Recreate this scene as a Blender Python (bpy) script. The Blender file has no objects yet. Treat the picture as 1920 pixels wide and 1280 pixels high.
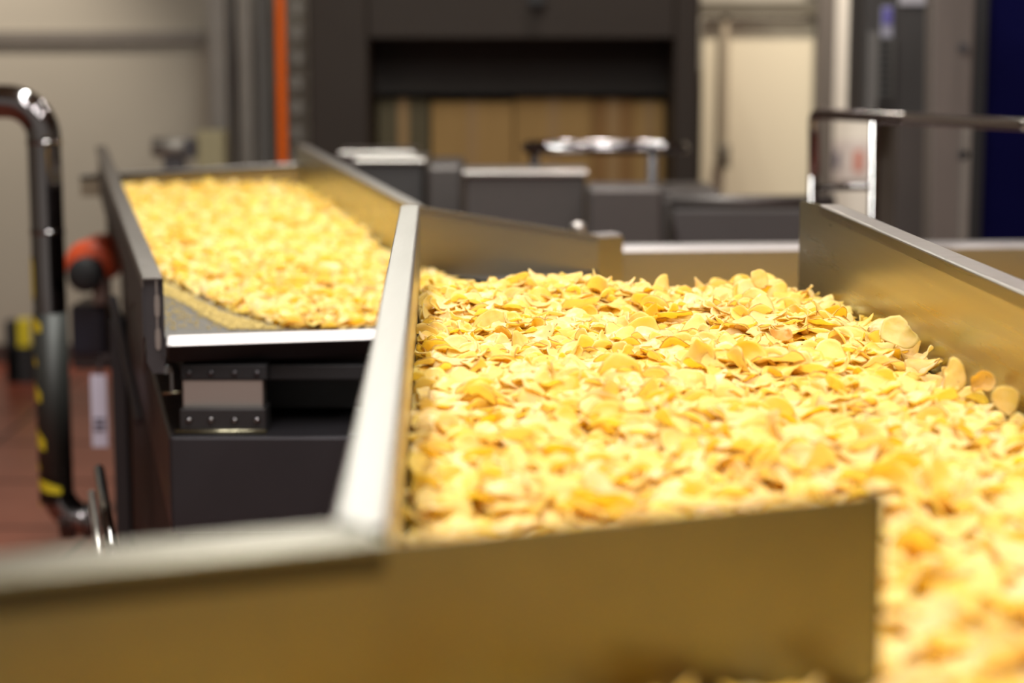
import bpy, bmesh, math, random
import numpy as np
from mathutils import Vector, Matrix
from mathutils.bvhtree import BVHTree

random.seed(7); rng = np.random.default_rng(7)
S = bpy.context.scene
COL = S.collection

# ------------------------------------------------------------------ camera
FPX = 3700.0; ZC = 2.10; HOR = 68.0
PITCH = math.atan((640 - HOR) / FPX)
cam_d = bpy.data.cameras.new('camera'); cam = bpy.data.objects.new('camera', cam_d); COL.objects.link(cam)
cam_d.sensor_width = 36; cam_d.lens = FPX / 1920 * 36
cam.location = (0, 0, ZC); cam.rotation_euler = (math.pi / 2 - PITCH, 0, 0)
cam_d.clip_start = .02; cam_d.clip_end = 100
cam_d.dof.use_dof = True; cam_d.dof.focus_distance = 2.95; cam_d.dof.aperture_fstop = 2.45
S.camera = cam

# ------------------------------------------------------------------ light
S.view_settings.view_transform = 'Standard'; S.view_settings.look = 'None'
S.view_settings.gamma = 1; S.view_settings.use_curve_mapping = False
S.view_settings.exposure = 0.0
w = bpy.data.worlds.new('world'); S.world = w; w.use_nodes = True
w.node_tree.nodes['Background'].inputs[0].default_value = (1, .9, .8, 1)
w.node_tree.nodes['Background'].inputs[1].default_value = .40

def area(name, loc, sx, sy, power, col=(1, .93, .85), rot=(0, 0, 0)):
    l = bpy.data.lights.new(name, 'AREA'); l.shape = 'RECTANGLE'; l.size = sx; l.size_y = sy
    l.energy = power; l.color = col
    o = bpy.data.objects.new(name, l); COL.objects.link(o); o.location = loc; o.rotation_euler = rot
    return o
for lx in (-.88, -.73, .54, .70, 1.92, 2.10):        # three rows of twin fluorescent tubes over the line
    area('ceiling_lamp', (lx, 1.6, 4.7), .07, 4.0, 54, (1, .96, .92))
area('ceiling_lamp', (-.8, 6.0, 4.7), .16, 3.4, 250, (.98, 1, .92))
def spot(loc, to, power, ang, blend=.9, col=(1, .92, .80)):
    l = bpy.data.lights.new('wall_fill_spot', 'SPOT'); l.energy = power; l.spot_size = math.radians(ang); l.spot_blend = blend; l.color = col; l.shadow_soft_size = .15
    o = bpy.data.objects.new('wall_fill_spot', l); COL.objects.link(o); o.location = loc
    o.rotation_euler = (Vector(to) - Vector(loc)).to_track_quat('-Z', 'Y').to_euler()
spot((-3.7, 11.3, 4.5), (-3.2, 12.7, 1.7), 560, 50, .95, (1, .90, .76))  # unseen spot added; its cone edge shapes the left wall's brightness gradient
spot((1.9, 10.6, 4.6), (1.9, 12.6, 1.5), 620, 60, .6, (1, .90, .76))  # unseen spot added to brighten the door panel and white board
for lx in (.33, .52): area('ceiling_lamp', (lx, 9.6, 4.6), .05, .5, 17)
for lx in (1.62, 1.95): area('ceiling_lamp', (lx, 7.4, 4.6), .06, .5, 14)

# ------------------------------------------------------------------ pixel -> place
def ray(x, y):
    u = (x - 960) / FPX; v = (640 - y) / FPX
    c, s = math.cos(PITCH), math.sin(PITCH)
    return Vector((u, c + v * s, -s + v * c))
def H(x, y, h):                     # point h metres below the lens height
    d = ray(x, y); t = -h / d.z
    return Vector((0, 0, ZC)) + d * t
def V(x, y, Y):                     # point Y metres ahead
    d = ray(x, y); t = Y / d.y
    return Vector((0, 0, ZC)) + d * t

# ------------------------------------------------------------------ materials
MATS = {}
def mat(name, col, rough=.5, metal=0.0, noise=0.0, nscale=20, bump=0.0, spec=.5, stretch=None, col2=None):
    m = bpy.data.materials.new(name); m.use_nodes = True
    nt = m.node_tree; b = nt.nodes['Principled BSDF']
    b.inputs['Base Color'].default_value = (*col, 1); b.inputs['Roughness'].default_value = rough
    b.inputs['Metallic'].default_value = metal; b.inputs['Specular IOR Level'].default_value = spec
    tc = nt.nodes.new('ShaderNodeTexCoord'); mp = nt.nodes.new('ShaderNodeMapping'); n = nt.nodes.new('ShaderNodeTexNoise')
    nt.links.new(tc.outputs['Object'], mp.inputs[0]); nt.links.new(mp.outputs[0], n.inputs['Vector'])
    if stretch: mp.inputs['Scale'].default_value = stretch
    n.inputs['Scale'].default_value = nscale; n.inputs['Detail'].default_value = 5
    c2 = col2 or tuple(c * (1 - noise) for c in col)
    mx = nt.nodes.new('ShaderNodeMix'); mx.data_type = 'RGBA'
    mx.inputs['A'].default_value = (*col, 1); mx.inputs['B'].default_value = (*c2, 1)
    nt.links.new(n.outputs['Fac'], mx.inputs['Factor']); nt.links.new(mx.outputs['Result'], b.inputs['Base Color'])
    mr = nt.nodes.new('ShaderNodeMapRange'); mr.inputs['To Min'].default_value = max(.02, rough - .06); mr.inputs['To Max'].default_value = rough + .08
    nt.links.new(n.outputs['Fac'], mr.inputs['Value']); nt.links.new(mr.outputs[0], b.inputs['Roughness'])
    if bump:
        bp = nt.nodes.new('ShaderNodeBump'); bp.inputs['Strength'].default_value = bump; bp.inputs['Distance'].default_value = .002
        nt.links.new(n.outputs['Fac'], bp.inputs['Height']); nt.links.new(bp.outputs[0], b.inputs['Normal'])
    MATS[name] = m
    return m
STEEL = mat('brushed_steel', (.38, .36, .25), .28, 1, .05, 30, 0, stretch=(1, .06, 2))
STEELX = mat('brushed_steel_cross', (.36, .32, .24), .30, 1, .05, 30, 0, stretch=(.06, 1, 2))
SATIN = mat('satin_steel', (.55, .51, .48), .34, 1, .10, 50, .05, stretch=(.2, 1, 1))
LIPM = mat('bright_folded_steel', (.52, .49, .485), .40, 1, .05, 30)
BED = mat('worn_bed_steel', (.12, .108, .10), .55, .8, .3, 90, .05)
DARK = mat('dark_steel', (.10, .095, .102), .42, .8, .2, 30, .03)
MIDG = mat('grey_painted_steel', (.115, .10, .096), .45, .6, .2, 12)
CHROME = mat('polished_steel', (.21, .20, .205), .07, 1, .05, 10)
BLACK = mat('black_rubber', (.012, .012, .014), .6, 0, .3, 40)
WALLM = mat('cream_wall_paint', (.36, .325, .27), .75, 0, .06, 1.2)
FLOORM = mat('red_epoxy_floor', (.24, .06, .035), .32, 0, .25, 3)
CEILM = mat('ceiling_paint', (.55, .53, .50), .8)
SEAM = mat('dark_grout', (.05, .025, .02), .6)
COLM = mat('galvanised_steel', (.25, .225, .20), .5, .5, .25, 8)
ORANGE = mat('orange_enamel', (.75, .12, .001), .6, 0, .1, 15, spec=.1)
CABM = mat('dark_brown_enamel', (.033, .024, .019), .6, 0, .12, 2, spec=.25)
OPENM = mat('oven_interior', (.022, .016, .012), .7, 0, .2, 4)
CARD = mat('cardboard', (.42, .25, .085), .8, 0, .25, 3, stretch=(6, 6, .5))
CARD2 = mat('olive_cardboard', (.12, .095, .05), .8, 0, .2, 3)
REDM = mat('red_motor_paint', (.60, .075, .02), .45)
YEL = mat('yellow_tape', (.72, .58, .02), .5)
WHITEM = mat('white_panel', (.72, .68, .62), .6, 0, .05, 2)
LAV = mat('white_label_paper', (.74, .70, .86), .6)
INK = mat('grey_ink', (.12, .11, .16), .6)
NAVY = mat('navy_blue_panel', (.003, .003, .040), .8, 0, .3, 5, spec=.05)
BEIGEB = mat('olive_beige_enamel', (.30, .26, .15), .6)
BLUEINK = mat('violet_blue_ink', (.10, .085, .34), .5)
REDINK = mat('pale_red_ink', (.50, .17, .12), .6)

def chip_material(shift=0.0):
    m = bpy.data.materials.new('fried_potato'); m.use_nodes = True
    nt = m.node_tree; N = nt.nodes; L = nt.links; b = N['Principled BSDF']
    def nd(t): return N.new(t)
    a_t = nd('ShaderNodeAttribute'); a_t.attribute_name = 'tone'
    a_r = nd('ShaderNodeAttribute'); a_r.attribute_name = 'rad'
    a_c = nd('ShaderNodeAttribute'); a_c.attribute_name = 'cuv'
    oi = nd('ShaderNodeObjectInfo')
    ad = nd('ShaderNodeMath'); ad.operation = 'ADD'; L.new(a_t.outputs['Fac'], ad.inputs[0]); sx = nd('ShaderNodeSeparateColor'); L.new(oi.outputs['Color'], sx.inputs[0]); L.new(sx.outputs[0], ad.inputs[1])
    fr = nd('ShaderNodeMath'); fr.operation = 'FRACT'; L.new(ad.outputs[0], fr.inputs[0])
    cr = nd('ShaderNodeValToRGB'); L.new(fr.outputs[0], cr.inputs[0])
    cr.color_ramp.elements[0].position = 0; cr.color_ramp.elements[0].color = (.97, .785, .27, 1)
    cr.color_ramp.elements[1].position = 1; cr.color_ramp.elements[1].color = (.97, .77, .20, 1)
    for p, c in ((.25, (.98, .785, .38)), (.5, (.97, .79, .24)), (.72, (.98, .80, .44)), (.88, (.96, .74, .17)), (.96, (.94, .67, .12))):
        e = cr.color_ramp.elements.new(p); e.color = (*c, 1)
    off = nd('ShaderNodeVectorMath'); off.operation = 'ADD'; L.new(a_c.outputs['Vector'], off.inputs[0]); L.new(oi.outputs['Color'], off.inputs[1])
    n1 = nd('ShaderNodeTexNoise'); n1.inputs['Scale'].default_value = 1.6; n1.inputs['Detail'].default_value = 3; L.new(off.outputs[0], n1.inputs['Vector'])
    m1 = nd('ShaderNodeMapRange'); m1.inputs['From Min'].default_value = .5; m1.inputs['From Max'].default_value = .8; m1.inputs['To Max'].default_value = .6
    L.new(n1.outputs['Fac'], m1.inputs['Value'])
    x1 = nd('ShaderNodeMix'); x1.data_type = 'RGBA'; L.new(m1.outputs[0], x1.inputs['Factor']); L.new(cr.outputs[0], x1.inputs['A']); x1.inputs['B'].default_value = (.96, .73, .17, 1)
    # thin brown skin line round some rims
    m2 = nd('ShaderNodeMapRange'); m2.inputs['From Min'].default_value = .955; m2.inputs['From Max'].default_value = .99; L.new(a_r.outputs['Fac'], m2.inputs['Value'])
    n2 = nd('ShaderNodeTexNoise'); n2.inputs['Scale'].default_value = 1.1; L.new(off.outputs[0], n2.inputs['Vector'])
    m3 = nd('ShaderNodeMapRange'); m3.inputs['From Min'].default_value = .45; m3.inputs['From Max'].default_value = .6; m3.inputs['To Max'].default_value = .75; L.new(n2.outputs['Fac'], m3.inputs['Value'])
    mm = nd('ShaderNodeMath'); mm.operation = 'MULTIPLY'; L.new(m2.outputs[0], mm.inputs[0]); L.new(m3.outputs[0], mm.inputs[1])
    x2 = nd('ShaderNodeMix'); x2.data_type = 'RGBA'; L.new(mm.outputs[0], x2.inputs['Factor']); L.new(x1.outputs['Result'], x2.inputs['A']); x2.inputs['B'].default_value = (.36, .17, .03, 1)
    # rare dark specks
    vo = nd('ShaderNodeTexVoronoi'); vo.inputs['Scale'].default_value = 1.3; L.new(off.outputs[0], vo.inputs['Vector'])
    m4 = nd('ShaderNodeMapRange'); m4.inputs['From Min'].default_value = .035; m4.inputs['From Max'].default_value = .055; m4.inputs['To Min'].default_value = .9; m4.inputs['To Max'].default_value = 0
    L.new(vo.outputs['Distance'], m4.inputs['Value'])
    x3 = nd('ShaderNodeMix'); x3.data_type = 'RGBA'; L.new(m4.outputs[0], x3.inputs['Factor']); L.new(x2.outputs['Result'], x3.inputs['A']); x3.inputs['B'].default_value = (.10, .05, .015, 1)
    hs = nd('ShaderNodeHueSaturation'); hs.inputs['Hue'].default_value = .5 + shift; L.new(x3.outputs['Result'], hs.inputs['Color'])
    L.new(hs.outputs[0], b.inputs['Base Color'])
    b.inputs['Roughness'].default_value = .42; b.inputs['Specular IOR Level'].default_value = .45
    b.inputs['Subsurface Weight'].default_value = .4; b.inputs['Subsurface Radius'].default_value = (1, .8, .3); b.inputs['Subsurface Scale'].default_value = .006
    n3 = nd('ShaderNodeTexNoise'); n3.inputs['Scale'].default_value = 5; n3.inputs['Detail'].default_value = 3; L.new(off.outputs[0], n3.inputs['Vector'])
    bp = nd('ShaderNodeBump'); bp.inputs['Strength'].default_value = .25; bp.inputs['Distance'].default_value = .0025; L.new(n3.outputs['Fac'], bp.inputs['Height']); L.new(bp.outputs[0], b.inputs['Normal'])
    tr = nd('ShaderNodeBsdfTranslucent'); L.new(hs.outputs[0], tr.inputs['Color'])
    ms = nd('ShaderNodeMixShader'); ms.inputs[0].default_value = .55
    L.new(b.outputs[0], ms.inputs[1]); L.new(tr.outputs[0], ms.inputs[2]); L.new(ms.outputs[0], N['Material Output'].inputs['Surface'])
    return m
CHIP = chip_material()
CRUMB = mat('fried_crumbs', (.48, .34, .09), .7, 0, .35, 120, .2)

# ------------------------------------------------------------------ object helpers
def tag(o, label=None, cat=None, group=None, kind=None):
    if label: o['label'] = label
    if cat: o['category'] = cat
    if group: o['group'] = group
    if kind: o['kind'] = kind
    return o
def empty(name, loc, label, cat, group=None):
    o = bpy.data.objects.new(name, None); COL.objects.link(o); o.location = loc; o.empty_display_size = .1
    return tag(o, label, cat, group)
def obj(name, bm, m, parent=None, bevel=0, smooth=False):
    bmesh.ops.recalc_face_normals(bm, faces=bm.faces)
    me = bpy.data.meshes.new(name); bm.to_mesh(me); bm.free()
    for mm in (m if isinstance(m, (list, tuple)) else [m]): me.materials.append(mm)
    if smooth:
        for p in me.polygons: p.use_smooth = True
    o = bpy.data.objects.new(name, me); COL.objects.link(o)
    if parent:
        o.parent = parent
        o.matrix_parent_inverse = Matrix() if parent.parent or parent.type == 'MESH' else parent.matrix_basis.inverted()
    if bevel:
        b = o.modifiers.new('bevel', 'BEVEL'); b.width = bevel; b.segments = 2; b.limit_method = 'ANGLE'; b.angle_limit = .6
    return o
def NB(): return bmesh.new()
def add_hexa(bm, p, mi=0):             # 8 corners: bottom four then top four
    v = [bm.verts.new(q) for q in p]
    for f in ((0, 1, 2, 3), (4, 5, 6, 7), (0, 1, 5, 4), (1, 2, 6, 5), (2, 3, 7, 6), (3, 0, 4, 7)):
        bm.faces.new([v[i] for i in f]).material_index = mi
def add_box(bm, x0, x1, y0, y1, z0, z1, mi=0):
    add_hexa(bm, [(x0, y0, z0), (x1, y0, z0), (x1, y1, z0), (x0, y1, z0), (x0, y0, z1), (x1, y0, z1), (x1, y1, z1), (x0, y1, z1)], mi)
def add_wallseg(bm, A, B, t, z0a, z1a, z0b=None, z1b=None, side=1):  # upright slab on the line A-B, t thick
    A = Vector((A[0], A[1], 0)); B = Vector((B[0], B[1], 0)); d = (B - A).normalized(); n = Vector((-d.y, d.x, 0)) * t * side
    z0b = z0a if z0b is None else z0b; z1b = z1a if z1b is None else z1b
    def q(p, z): return (p.x, p.y, z)
    add_hexa(bm, [q(A, z0a), q(B, z0b), q(B + n, z0b), q(A + n, z0a), q(A, z1a), q(B, z1b), q(B + n, z1b), q(A + n, z1a)])
def add_profile(bm, A, B, prof, side=1, nA=None, nB=None):
    """closed cross-section (s across, z up from the line) swept from A to B; s runs to the left of A->B times side"""
    A = Vector(A); B = Vector(B); d = B - A; d.z = 0; d.normalize(); n = Vector((-d.y, d.x, 0)) * side
    ring = []
    for P_, nn in ((A, nA or n), (B, nB or n)):
        ring.append([bm.verts.new(P_ + nn * s + Vector((0, 0, z))) for s, z in prof])
    k = len(prof)
    for i in range(k):
        bm.faces.new((ring[0][i], ring[0][(i + 1) % k], ring[1][(i + 1) % k], ring[1][i]))
    bm.faces.new(ring[0][::-1]); bm.faces.new(ring[1])
def flange(wd, t=.003, drop=.014, r=.004):
    """folded-over rim: flat top going outward, rounded corners, short hanging lip"""
    o = [(0, -.02), (0, -r)]
    for k in range(4): a = math.pi - k * math.pi / 6; o.append((r + r * math.cos(a), -r + r * math.sin(a)))
    for k in range(4): a = math.pi / 2 - k * math.pi / 6; o.append((wd - r + r * math.cos(a), -r + r * math.sin(a)))
    o.append((wd, -drop)); o.append((wd - t, -drop)); o.append((wd - t, -t)); o.append((t, -t)); o.append((t, -.02))
    return o
def add_tube(bm, pts, r, seg=20, cap=True):
    pts = [Vector(p) for p in pts]; rings = []
    up = None
    for i, p in enumerate(pts):
        d = (pts[min(i + 1, len(pts) - 1)] - pts[max(i - 1, 0)]).normalized()
        if up is None:
            up = Vector((0, 0, 1)) if abs(d.z) < .9 else Vector((1, 0, 0))
        a = d.cross(up).normalized(); up = a.cross(d).normalized()
        rings.append([bm.verts.new(p + (a * math.cos(2 * math.pi * k / seg) + up * math.sin(2 * math.pi * k / seg)) * r) for k in range(seg)])
    for A_, B_ in zip(rings, rings[1:]):
        for k in range(seg): bm.faces.new((A_[k], A_[(k + 1) % seg], B_[(k + 1) % seg], B_[k]))
    if cap: bm.faces.new(rings[0][::-1]); bm.faces.new(rings[-1])
def bend(pts, R, n=8):
    """round the corners of a polyline"""
    pts = [Vector(p) for p in pts]; out = [pts[0]]
    for a, b, c in zip(pts, pts[1:], pts[2:]):
        d1 = (a - b).normalized(); d2 = (c - b).normalized(); ang = d1.angle(d2); t = R / math.tan(ang / 2)
        p1 = b + d1 * t; p2 = b + d2 * t; cc = b + (d1 + d2).normalized() * (R / math.sin(ang / 2))
        u = p1 - cc; v = p2 - cc; tot = u.angle(v); ax = u.cross(v).normalized()
        for k in range(n + 1): out.append(cc + Matrix.Rotation(tot * k / n, 3, ax) @ u)
    out.append(pts[-1]); return out
def add_disc(bm, c, axis, r, L, seg=16, dome=0):
    axis = Vector(axis).normalized(); c = Vector(c)
    ps = [(0, r)]; ps += [(L, r)]
    if dome: ps += [(L + dome * .6, r * .8), (L + dome, r * .35)]
    u = axis.orthogonal().normalized(); v = axis.cross(u); rings = []
    for h, rr in ps: rings.append([bm.verts.new(c + axis * h + (u * math.cos(2 * math.pi * k / seg) + v * math.sin(2 * math.pi * k / seg)) * rr) for k in range(seg)])
    for A_, B_ in zip(rings, rings[1:]):
        for k in range(seg): bm.faces.new((A_[k], A_[(k + 1) % seg], B_[(k + 1) % seg], B_[k]))
    bm.faces.new(rings[0][::-1]); bm.faces.new(rings[-1])
def px_box(bm, x0, y0, x1, y1, Y, depth, mi=0, floor=False):
    a = V(x0, y0, Y); b = V(x1, y1, Y)
    add_box(bm, a.x, b.x, Y, Y + depth, 0 if floor else b.z, a.z, mi)

def box_obj(name, x0, y0, x1, y1, Y, depth, m, parent=None, floor=False, bevel=.004):
    bm = NB(); px_box(bm, x0, y0, x1, y1, Y, depth, 0, floor); return obj(name, bm, m, parent, bevel)

# ------------------------------------------------------------------ the room
YB = 12.7
bm = NB(); add_box(bm, -7, 7, -2, YB + .2, -.1, 0); tag(obj('floor', bm, FLOORM), kind='structure')
bm = NB()
for k in range(-7, 8): add_box(bm, k * .9 - .012, k * .9 + .012, 3, YB, 0, .002)
for k in range(4, 14): add_box(bm, -7, 7, k * .9 + .2, k * .9 + .225, 0, .002)
tag(obj('trim_1', bm, SEAM), kind='structure')
bm = NB(); add_box(bm, -7, 7, YB, YB + .2, 0, 5); tag(obj('wall_back', bm, WALLM), kind='structure')
bm = NB(); add_box(bm, -7.2, -7, -2, YB, 0, 5); tag(obj('wall_left', bm, WALLM), kind='structure')
bm = NB(); add_box(bm, 7, 7.2, -2, YB, 0, 5); tag(obj('wall_right', bm, WALLM), kind='structure')
bm = NB(); add_box(bm, -7, 7, -2, YB, 5, 5.1); tag(obj('ceiling', bm, CEILM), kind='structure')
bm = NB(); a = V(-200, 58, YB); b = V(384, 80, YB); add_box(bm, -7, b.x, YB - .04, YB, b.z, a.z)
tag(obj('trim_2', bm, COLM), kind='structure')
bm = NB(); add_box(bm, -7, 7, YB - .03, YB, 0, .12); tag(obj('baseboard_back', bm, SEAM), kind='structure')

# ------------------------------------------------------------------ main conveyor (holds the near chips)
HW = .308; ZT = ZC - HW; HB = .50; ZB = ZC - HB; HCH = .425
def isect(p, d, q, e):
    t = ((q.x - p.x) * e.y - (q.y - p.y) * e.x) / (d.x * e.y - d.y * e.x); return p + d * t
ML0 = H(787, 385, HW); ML1 = H(731.5, 918, HW)          # inner face of the left side, far and near
MR0 = H(1537, 383, HW); MR1 = H(1920, 549, HW)
md = (MR1 - MR0).normalized(); MR2 = MR0 + md * 2.9
_r = ray(1500, 380); MRE = isect(MR0, md, Vector((0, 0, 0)), Vector((_r.x, _r.y, 0))); MRE.z = V(1500, 376, MRE.y).z
PA = H(-160, 1106, HW); PB = H(1660, 925, HW)           # near face of the cross panel
pd_ = (PB - PA).normalized(); pn = Vector((-pd_.y, pd_.x, 0))   # away from the lens
CORN = isect(PA, pd_, ML0, (ML1 - ML0).normalized())
conv = empty('chip_conveyor', (.2, 2.4, 0), 'large stainless steel trough carrying the near chips, sharp in the middle of the photo', 'conveyor')
bm = NB()
def slab_pts(bm, pts, z, t=.004): add_hexa(bm, [(p[0], p[1], z - t) for p in pts] + [(p[0], p[1], z) for p in pts])
slab_pts(bm, [(ML0.x, 3.66), (MR0.x, 3.66), (MR2.x, MR2.y), (CORN.x, CORN.y)], ZB)
slab_pts(bm, [(CORN.x, CORN.y), (MR2.x, MR2.y), (MR2.x, .55), (CORN.x, .55)], ZB)
slab_pts(bm, [(CORN.x, CORN.y), (CORN.x, .55), (-1.2, .55), (PA.x, PA.y)], ZB)
obj('trough_bed', bm, BED, conv)
# left side panel with wide folded rim
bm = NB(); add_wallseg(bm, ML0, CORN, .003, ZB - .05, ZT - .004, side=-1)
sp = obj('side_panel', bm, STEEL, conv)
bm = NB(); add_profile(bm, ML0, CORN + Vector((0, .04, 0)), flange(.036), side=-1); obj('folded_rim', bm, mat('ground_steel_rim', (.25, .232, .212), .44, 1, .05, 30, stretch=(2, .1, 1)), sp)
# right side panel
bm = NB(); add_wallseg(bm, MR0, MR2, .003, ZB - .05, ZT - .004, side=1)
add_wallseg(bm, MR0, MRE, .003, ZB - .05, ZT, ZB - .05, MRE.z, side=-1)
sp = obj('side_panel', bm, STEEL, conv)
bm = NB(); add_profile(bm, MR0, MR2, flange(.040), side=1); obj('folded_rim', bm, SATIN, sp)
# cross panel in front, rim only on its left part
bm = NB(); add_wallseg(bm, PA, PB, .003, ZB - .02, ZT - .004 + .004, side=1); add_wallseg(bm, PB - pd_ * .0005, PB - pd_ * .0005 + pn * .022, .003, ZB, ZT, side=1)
cp = obj('cross_panel', bm, mat('tinted_steel', (.20, .18, .105), .33, 1, .05, 30), conv)  # steel base tinted darker olive gold for this panel alone
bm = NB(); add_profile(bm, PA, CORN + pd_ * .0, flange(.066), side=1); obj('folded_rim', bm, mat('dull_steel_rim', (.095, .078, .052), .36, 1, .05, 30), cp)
# underframe
for nm, x, y in (('leg', -.1, 3.3), ('leg', .52, 3.3), ('leg', .0, 1.2), ('leg', .66, 1.2)):
    bm = NB(); add_box(bm, x - .03, x + .03, y - .03, y + .03, 0, ZB - .07); obj(nm, bm, DARK, conv, .004)
bm = NB()
add_box(bm, -.12, .7, 3.28, 3.34, ZB - .07, ZB - .004); add_box(bm, -.05, .72, 1.17, 1.23, ZB - .07, ZB - .004)
obj('cross_beam', bm, DARK, conv)

# ------------------------------------------------------------------ left feeder trough
HF = .585; ZF = ZC - HF
LA = H(306, 521, .46); LB = H(199, 273, .425)
RC = H(765, 385, .428); RD = H(555, 271, .415)
feed = empty('feeder_trough', (-.9, 5.6, 0), 'stainless vibrating feeder trough at left, full of chips further back', 'conveyor')
LIP0 = H(316, 632, HF); LIP1 = H(690, 620, HF); ld = (LIP1 - LIP0).normalized(); LIP2 = LIP0 + ld * .62
BK = V(1122, 441, 4.95); BK2 = V(1168, 438, 4.99); BC = V(781, 386, 4.80)
bm = NB()
def poly_slab(bm, pts, z, t):
    top = [bm.verts.new((p[0], p[1], z)) for p in pts]; bot = [bm.verts.new((p[0], p[1], z - t)) for p in pts]
    bm.faces.new(top); bm.faces.new(bot[::-1])
    for i in range(len(pts)): bm.faces.new((top[i], top[(i + 1) % len(pts)], bot[(i + 1) % len(pts)], bot[i]))
lo_ = Vector((-ld.y, ld.x, 0)) * .016
poly_slab(bm, [LIP0 + lo_, LIP2 + lo_, (LIP2.x + .12, 4.6), (BK.x - .01, BK.y), (BC.x, BC.y), (RC.x, RC.y), (RD.x, RD.y), (LB.x, LB.y), (LA.x, LA.y + .02)], ZF, .004)
obj('trough_bed', bm, BED, feed)
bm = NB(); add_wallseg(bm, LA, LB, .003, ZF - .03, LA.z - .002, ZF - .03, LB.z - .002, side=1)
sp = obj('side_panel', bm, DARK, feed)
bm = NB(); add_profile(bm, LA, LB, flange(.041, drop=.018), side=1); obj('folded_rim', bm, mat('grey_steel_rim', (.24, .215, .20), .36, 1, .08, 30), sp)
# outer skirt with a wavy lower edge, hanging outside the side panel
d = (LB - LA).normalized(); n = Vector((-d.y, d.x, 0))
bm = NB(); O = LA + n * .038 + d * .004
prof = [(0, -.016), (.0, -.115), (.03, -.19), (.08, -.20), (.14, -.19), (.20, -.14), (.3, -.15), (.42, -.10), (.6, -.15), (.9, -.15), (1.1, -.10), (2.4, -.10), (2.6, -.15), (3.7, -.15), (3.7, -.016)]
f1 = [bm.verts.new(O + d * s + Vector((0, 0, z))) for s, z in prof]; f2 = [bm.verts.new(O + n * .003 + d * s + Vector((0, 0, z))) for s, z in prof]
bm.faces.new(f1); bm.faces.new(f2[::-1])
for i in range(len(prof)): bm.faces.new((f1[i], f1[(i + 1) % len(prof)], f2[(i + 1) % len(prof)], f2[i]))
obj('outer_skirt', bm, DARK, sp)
# closing plate at the near end, with two long slots shown as raised pale strips
EW = .038
bm = NB(); E0 = LA + d * .012
pl = [(0.001, -.004), (EW, -.004), (EW, -.10), (EW - .003, -.125), (EW - .003, -.165), (EW - .014, -.188), (.004, -.188), (-.002, -.15), (.001, -.115)]
f1 = [bm.verts.new(E0 + n * s + Vector((0, 0, z))) for s, z in pl]; f2 = [bm.verts.new(E0 + d * .003 + n * s + Vector((0, 0, z))) for s, z in pl]
bm.faces.new(f1); bm.faces.new(f2[::-1])
for i in range(len(pl)): bm.faces.new((f1[i], f1[(i + 1) % len(pl)], f2[(i + 1) % len(pl)], f2[i]))
ep = obj('end_plate', bm, DARK, feed)
for z0, z1 in ((-.032, -.078), (-.098, -.142)):
    bm = NB(); k = []
    for i in range(12):
        a = i / 12 * 2 * math.pi; s = .0125 + .0055 * math.cos(a); z = (z0 + z1) / 2 + (z0 - z1) / 2 * (1 if math.sin(a) > 0 else -1) * abs(math.sin(a)) ** .45
        k.append((s, z))
    f1 = [bm.verts.new(E0 - d * .003 + n * s + Vector((0, 0, z))) for s, z in k]; f2 = [bm.verts.new(E0 + n * s + Vector((0, 0, z))) for s, z in k]
    bm.faces.new(f1)
    for i in range(12): bm.faces.new((f1[i], f1[(i + 1) % 12], f2[(i + 1) % 12], f2[i]))
    obj('slot_cover', bm, SATIN, ep)
bm = NB(); add_box(bm, *sorted((E0.x - .014, E0.x - .011)), E0.y - .004, E0.y, LA.z - .098, LA.z - .078); add_box(bm, E0.x - .014, E0.x - .011, E0.y - .004, E0.y, LA.z - .032, LA.z - .006)
obj('weld_strip', bm, SATIN, ep)
# right side panel, tapering wing panel and its corner return
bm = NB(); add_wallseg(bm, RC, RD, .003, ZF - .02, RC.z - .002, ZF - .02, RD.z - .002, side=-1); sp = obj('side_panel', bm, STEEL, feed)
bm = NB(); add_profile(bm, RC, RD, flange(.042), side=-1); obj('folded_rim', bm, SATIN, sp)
bm = NB(); add_wallseg(bm, RC, BC, .003, ZF - .02, RC.z - .002, ZF - .02, BC.z, side=1); add_wallseg(bm, BC, BK, .003, ZF - .004, BC.z, ZF + .0, BK.z, side=1); wp = obj('wing_panel', bm, STEELX, feed)
bm = NB(); add_profile(bm, BC, BK, flange(.022), side=1); obj('folded_rim', bm, SATIN, wp)
bm = NB(); add_wallseg(bm, BK, BK2, .003, ZF - .06, BK.z - .006, ZF - .06, BK.z - .006, side=1)
cr_ = obj('corner_return', bm, STEELX, feed)
bm = NB(); add_profile(bm, Vector((BK.x, BK.y, BK.z)), Vector((BK2.x, BK2.y, BK.z)), [(0, -.012), (.012, 0), (.05, 0), (.05, -.012)], side=1); obj('folded_rim', bm, LIPM, cr_)
# bolt near the corner
bm = NB(); c = V(1085, 424, 5.3); add_disc(bm, (c.x, c.y, c.z - .02), (0, 0, 1), .024, .02, 12, .012); obj('cap_nut', bm, SATIN, feed)
# far end panel
FA = V(150, 328, 7.66); FB = V(560, 306, 7.66)
bm = NB(); add_wallseg(bm, FA, FB, .003, ZF - .03, FA.z - .004, ZF - .03, FB.z - .004, side=1); fe = obj('end_panel', bm, STEELX, feed)
bm = NB(); add_profile(bm, FA, FB, flange(.045), side=1); obj('folded_rim', bm, SATIN, fe)
# discharge lip: bevelled bright edge and the dark face below
bm = NB(); add_profile(bm, LIP0 - ld * .004, LIP2, [(0.016, 0), (0, -.017), (0.002, -.019), (.02, -.004)], side=1); obj('discharge_lip', bm, LIPM, feed)
bm = NB(); add_profile(bm, LIP0, LIP2, [(.002, -.019), (.05, -.058), (.30, -.062), (.30, -.006), (.02, -.006)], side=1); obj('lip_apron', bm, BLACK, feed)
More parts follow.
